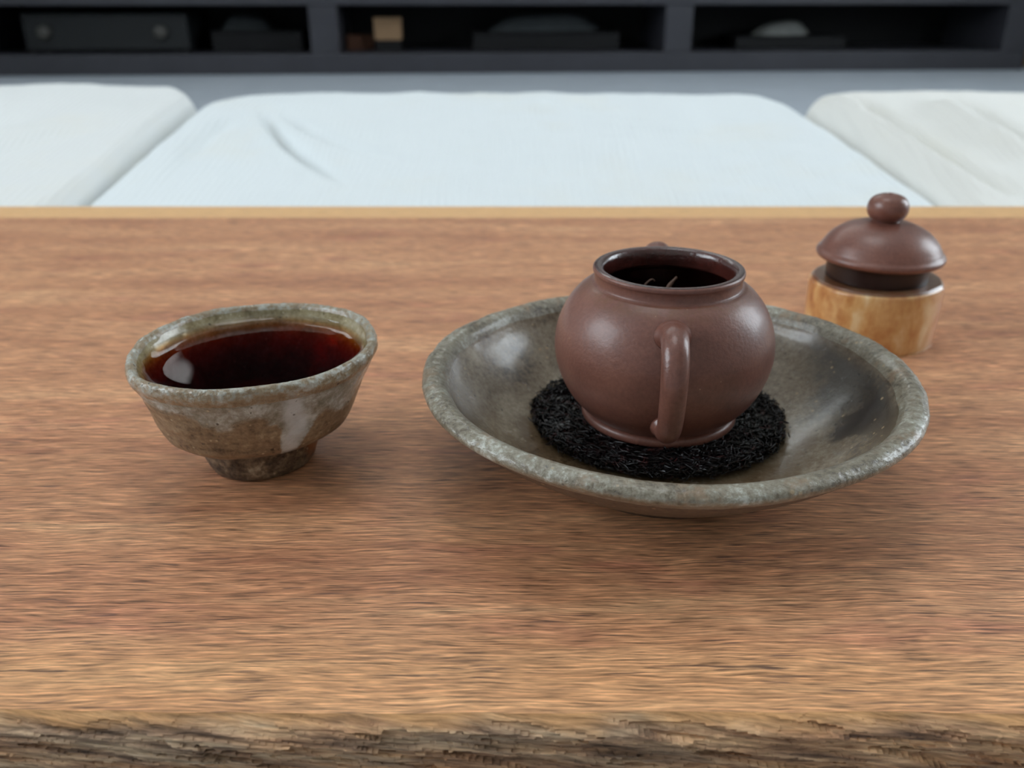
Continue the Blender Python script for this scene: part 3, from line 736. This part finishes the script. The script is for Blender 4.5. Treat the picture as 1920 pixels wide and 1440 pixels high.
# ------------------------------------------------------------------ white floor cushions beyond the table
def cushion(label, x0, x1, y0, y1, tint, folds, seed, rise=0.0, dl=0.0, dr=0.0):
    t = thing('floor_cushion', label, 'cushion', ((x0 + x1) / 2, (y0 + y1) / 2, FLOOR_Z), group='white floor cushions beyond the table')
    w2, d2 = (x1 - x0) / 2, (y1 - y0) / 2
    plane = lambda y: -0.022 + 0.150 * (y - 0.75) + rise
    nx, ny = 150, 110
    u = np.linspace(-1, 1, nx); v = np.linspace(-1, 1, ny); U, Vv = np.meshgrid(u, v)
    # denser towards the borders, rounded corners
    U = np.sign(U) * (1 - (1 - np.abs(U)) ** 1.6); Vv = np.sign(Vv) * (1 - (1 - np.abs(Vv)) ** 1.6)
    rc = 0.075
    X = U * w2; Y = Vv * d2
    ex = np.abs(X) - (w2 - rc); ey = np.abs(Y) - (d2 - rc)
    inc = (ex > 0) & (ey > 0)
    # square-to-round corner mapping
    L = np.maximum(ex, ey); Rr = np.hypot(ex, ey) + 1e-9
    k = np.where(inc, L / Rr, 1.0)
    Xo = np.where(inc, np.sign(X) * (w2 - rc + ex * k), X); Yo = np.where(inc, np.sign(Y) * (d2 - rc + ey * k), Y)
    s01 = (Yo / d2 + 1) / 2; h01 = (Xo / w2 + 1) / 2
    Xo = Xo + s01 * (dl * (1 - h01) + dr * h01)
    Xw = Xo + (x0 + x1) / 2; Yw = Yo + (y0 + y1) / 2
    edge = np.minimum((1 - np.abs(U)) * w2, (1 - np.abs(Vv)) * d2)            # distance to the border
    e = np.clip(edge / 0.024, 0, 1); puff = np.sqrt(1 - (1 - e) ** 2)
    top = plane(Yw) - FLOOR_Z
    mid = top * 0.45
    zt = mid + (top - mid) * puff
    wr = (fbm(Xw * 9 + seed, Yw * 9, seed) - 0.5) * 0.010 + (fbm(Xw * 26 + seed, Yw * 22, seed + 5) - 0.5) * 0.004
    for (ax, ay, bx, by, wd, dp) in folds:                                     # dents along lines
        dx, dy = bx - ax, by - ay; Ls = dx * dx + dy * dy
        s = ((Xw - ax) * dx + (Yw - ay) * dy) / Ls
        dist = ((Xw - ax) * dy - (Yw - ay) * dx) / math.sqrt(Ls)
        dist = dist + 0.010 * np.sin(s * 5 + seed)
        tp = np.clip(s * 4, 0, 1) * np.clip((1 - s) * 2.5, 0, 1)
        wr = wr - dp * tp * np.exp(-(dist / wd) ** 2) + 0.5 * dp * tp * np.exp(-((dist - wd * 1.8) / (wd * 1.3)) ** 2)
    zt = zt + wr * np.clip(edge / 0.03, 0, 1)
    zb = mid * (1 - puff) + 0.0 * puff
    zb = np.where(edge <= 1e-9, mid, zb)
    n = nx * ny
    V = np.concatenate([np.stack([Xo, Yo, zt], -1).reshape(-1, 3), np.stack([Xo, Yo, zb], -1).reshape(-1, 3)])
    idx = np.arange(n).reshape(ny, nx)
    Ft = np.stack([idx[:-1, :-1], idx[:-1, 1:], idx[1:, 1:], idx[1:, :-1]], -1).reshape(-1, 4); Fb = Ft[:, ::-1] + n
    # border vertices coincide: weld
    m = cushion_material('white_cushion_cloth', tint)
    o = mesh_obj('cover', V, np.concatenate([Ft, Fb]).tolist(), m, t)
    bm = bmesh.new(); bm.from_mesh(o.data); bmesh.ops.remove_doubles(bm, verts=bm.verts[:], dist=1e-5); bm.to_mesh(o.data); bm.free()
    # piped seam round the border
    ring = [idx[0, i] for i in range(nx)] + [idx[j, -1] for j in range(1, ny)] + [idx[-1, i] for i in range(nx - 2, -1, -1)] + [idx[j, 0] for j in range(ny - 2, 0, -1)]
    P = [Vector(V[i]) for i in ring][::3]; P.append(P[0])
    tube('piping', P, 0.0025, m, t, 6, 1.0, (0, 0, 1), False)
cushion('white floor cushion in the middle with creases fanning from its back corner', -0.384, 0.392, 0.700, 1.130, srgb(228, 234, 236),
        [(-0.285, 1.05, -0.145, 0.77, 0.010, 0.013), (-0.270, 1.05, -0.10, 0.84, 0.010, 0.009), (-0.30, 1.03, -0.33, 0.80, 0.012, 0.006), (0.04, 1.10, 0.10, 1.02, 0.012, 0.005)], 3, 0, 0.012, -0.066)
cushion('white floor cushion at the left, cream toned near the frame edge', -1.07, -0.386, 0.700, 1.160, srgb(229, 231, 230),
        [(-0.42, 0.98, -0.60, 0.80, 0.02, 0.006), (-0.45, 1.0, -0.9, 0.93, 0.03, 0.005)], 9, 0.003, 0, 0.012)
cushion('white floor cushion at the right with deep curved creases', 0.396, 1.05, 0.700, 1.138, srgb(231, 230, 225),
        [(0.390, 1.10, 0.455, 0.77, 0.014, 0.050), (0.50, 1.09, 0.56, 0.82, 0.016, 0.034), (0.372, 1.05, 0.415, 0.82, 0.010, 0.010)], 14, 0, -0.062, 0)

# ------------------------------------------------------------------ dark cabinet at the back
def cabinet():
    t = thing('media_cabinet', 'long low charcoal cabinet with open dark compartments', 'cabinet', (0.06, 2.70, FLOOR_Z), math.radians(4.0))
    x1 = 1.56; pitch = 1.045; D = 0.36; th = 0.080; h0 = 0.055; h1 = 0.182; h2 = 0.25
    posts = [x1 - 0.04 - pitch * k for k in range(4)]
    posts = [1.45, 0.425, -0.593, -1.60]
    box('bottom_board', posts[3] - 0.04, posts[0] + 0.04, 0, D, 0, h0, M_CAB, t, 0.003)
    box('top_board', posts[3] - 0.04, posts[0] + 0.04, 0, D, h1, h2, M_CAB, t, 0.003)
    box('back_panel', posts[3] - 0.04, posts[0] + 0.04, D - 0.012, D, h0, h1, M_CABIN, t)
    for p in posts:
        box('upright', p - 0.04, p + 0.04, 0.002, D - 0.012, h0, h1, M_CAB, t, 0.002)
    return t
cab = cabinet()
CM = Matrix.Translation((0.06, 2.70, FLOOR_Z)) @ Matrix.Rotation(math.radians(4.0), 4, 'Z')
def in_cab(name, label, cat, x, y):
    p = CM @ Vector((x, y, 0.0552)); return thing(name, label, cat, p, math.radians(4.0))
M_DEV = plain('black_plastic', srgb(26, 29, 31), 0.5, 0.4); M_KNOB = plain('grey_knob_metal', srgb(72, 70, 66), 0.4, 0.5)
t = in_cab('receiver', 'black hi fi unit with two round knobs in the left compartment', 'receiver', -1.22, 0.08)
box('case', -0.23, 0.23, 0, 0.22, 0.006, 0.105, M_DEV, t, 0.004)
for sx in (-0.17, 0.155):
    k = tube('knob', [(sx, -0.018, 0.055), (sx, -0.016, 0.055), (sx, -0.004, 0.055), (sx, 0, 0.055)], [0.014, 0.018, 0.019, 0.019], M_KNOB, t, 20)
for sx in (-0.2, 0.2):
    for yy in (0.03, 0.19): box('foot', sx - 0.015, sx + 0.015, yy - 0.015, yy + 0.015, 0, 0.006, M_DEV, t)
M_BOXW = plain('pale_card', srgb(158, 128, 98), 0.8, 0.2)
M_BOXD = plain('brown_card', srgb(96, 66, 52), 0.8, 0.2)
t = in_cab('small_box', 'small tan box standing in the middle compartment', 'box', -0.42, 0.10)
box('carton', -0.040, 0.040, 0, 0.06, 0.030, 0.086, M_BOXW, t, 0.003); box('lid_flap', -0.041, 0.041, -0.002, 0.062, 0.082, 0.092, M_BOXW, t, 0.002); box('base', -0.036, 0.036, 0.004, 0.056, 0, 0.030, M_CABIN, t)
t = in_cab('small_box', 'low dark brown box lying left of the tan box', 'box', -0.506, 0.14)
box('carton', -0.04, 0.04, 0, 0.07, 0, 0.04, M_BOXD, t, 0.003); box('lid_flap', -0.041, 0.041, -0.001, 0.071, 0.037, 0.043, M_BOXD, t, 0.002)
M_GREY = plain('dim_grey', srgb(70, 74, 76), 0.9, 0.2)
def case(label, x, y, w2, d, h):  # plain dark block raising a grey shape
    t = in_cab('dark_block', label, 'case', x, y)
    box('body', -w2, w2, 0, d, 0, h - 0.004, M_CABIN, t, 0.003); box('cover', -w2 - 0.001, w2 + 0.001, -0.001, d + 0.001, h - 0.004, h, M_CABIN, t, 0.001)
def grey_mound(label, x, y, z, rx, ry, h, lean, mat, seed):  # rounded grey mound standing in for a dim shape in the cabinet
    t = in_cab('grey_shape', label, 'grey_mound', x, y); t.location.z += z
    prof = cr([(0, 0), (0.9, 0), (1.0, 0.10), (0.92, 0.35), (0.7, 0.72), (0.35, 0.95), (0, 1.0)], 5); prof[0, 0] = prof[-1, 0] = 0
    def df(r, z, a): return r * (1 + 0.10 * math.sin(3 * a + seed) + 0.06 * math.sin(7 * a)), z * (1 + lean * r * math.cos(a))
    o = lathe('mound', prof, mat, t, 60, df); o.data.transform(Matrix.Diagonal((rx, ry, h, 1)))
    p2 = prof * np.array((0.8, 0.6)) + np.array((0, 0.55)); p2[0, 0] = p2[-1, 0] = 0
    o = lathe('mound', p2, mat, t, 60, df); o.data.transform(Matrix.Diagonal((rx, ry, h, 1)))
case('flat black block in the right compartment under the pale grey shape', 0.80, 0.10, 0.17, 0.20, 0.036)
grey_mound('pale grey rounded shape on a black block in the right compartment', 0.795, 0.20, 0.0361, 0.085, 0.05, 0.034, 0.3, plain('pale_grey', srgb(150, 152, 148), 0.9, 0.2), 1.0)
case('flat black block in the middle compartment under the dim grey shape', 0.05, 0.10, 0.22, 0.22, 0.050)
grey_mound('dim grey rounded shape on a black block in the middle compartment', 0.04, 0.21, 0.0501, 0.17, 0.08, 0.045, 0.2, M_GREY, 2.0)
case('flat black block right of the knobbed unit in the left compartment', -0.80, 0.10, 0.13, 0.22, 0.056)
grey_mound('dim grey rounded shape on a black block in the left compartment', -0.84, 0.21, 0.0561, 0.075, 0.08, 0.038, -0.2, M_GREY, 3.0)
# unseen round ceiling lamp, added for reflections in the tea edge and glazes
t = thing('added_ceiling_lamp', 'round white ceiling lamp added unseen above the table for reflections in tea and glaze', 'lamp', (-0.1, 0.75, R['z1']))
m = Mat('lamp_paper'); m.set(color=srgb(240, 240, 236), rough=0.6, ecol=(0.95, 0.98, 1, 1), estr=4.0)
lathe('shade', cr([(0.46, -0.035), (0.455, -0.06), (0.42, -0.085), (0.25, -0.098), (0, -0.10)], 5), m.m, t, 60)
lathe('rim_ring', [(0, -0.002), (0.465, -0.002), (0.47, -0.01), (0.465, -0.035), (0.45, -0.037)], M_FRAME, t, 60)
# sliver of warm wood beside the cabinet
t = thing('wooden_crate', 'warm tan wooden crate just right of the cabinet', 'crate', (1.70, 2.86, FLOOR_Z), math.radians(4))
mw = plain('warm_pine', srgb(196, 140, 72), 0.6)
for i in range(3): box('slat', -0.09, 0.08, 0, 0.018, 0.004 + i * 0.07, 0.066 + i * 0.07, mw, t, 0.002)
for i in range(3): box('slat', -0.09, 0.08, 0.2, 0.218, 0.004 + i * 0.07, 0.066 + i * 0.07, mw, t, 0.002)
box('base', -0.09, 0.08, 0.018, 0.2, 0, 0.012, mw, t); box('side', -0.09, -0.075, 0.018, 0.2, 0.012, 0.20, mw, t); box('side', 0.065, 0.08, 0.018, 0.2, 0.012, 0.20, mw, t)

# unseen TV and slim globe lamp, both added to be mirrored in the tea
t = thing('added_television', 'large black TV added unseen above the cabinet for its dark reflection in the tea', 'added_television', (-0.60, R['y1'], 1.14))
m = Mat('dark_screen'); m.set(color=m.ramp(m.noise(3), [(0.3, (0.004, 0.004, 0.005, 1)), (0.7, (0.006, 0.006, 0.007, 1))]), rough=0.25, spec=0.4)
box('screen', -0.98, 0.98, -0.066, -0.060, -0.44, 0.44, m.m, t); box('casing', -1.0, 1.0, -0.060, -0.03, -0.46, 0.46, M_CABIN, t, 0.004); box('wall_mount', -0.2, 0.2, -0.03, 0, -0.15, 0.15, M_CABIN, t)
t = thing('added_globe_lamp', 'slim lamp with a small glowing globe added unseen on the cabinet to mirror in the tea', 'lamp', CM @ Vector((-1.21, 0.2, 0.2502)))
m = Mat('lamp_glass'); m.set(color=srgb(240, 236, 230), rough=0.4, ecol=(1, 0.95, 0.95, 1), estr=0.9)
zg = 0.985
g = lathe('globe', cr([(0, zg - 0.034), (0.020, zg - 0.028), (0.032, zg - 0.012), (0.033, zg + 0.010), (0.022, zg + 0.027), (0, zg + 0.034)], 5), m.m, t, 40)
tube('pole', [(0, 0, 0.015), (0, 0, 0.4), (0, 0, zg - 0.031)], 0.006, M_CAB, t, 10)
lathe('base', [(0, 0), (0.07, 0), (0.072, 0.006), (0.06, 0.014), (0.008, 0.018), (0, 0.018)], M_CAB, t, 40)
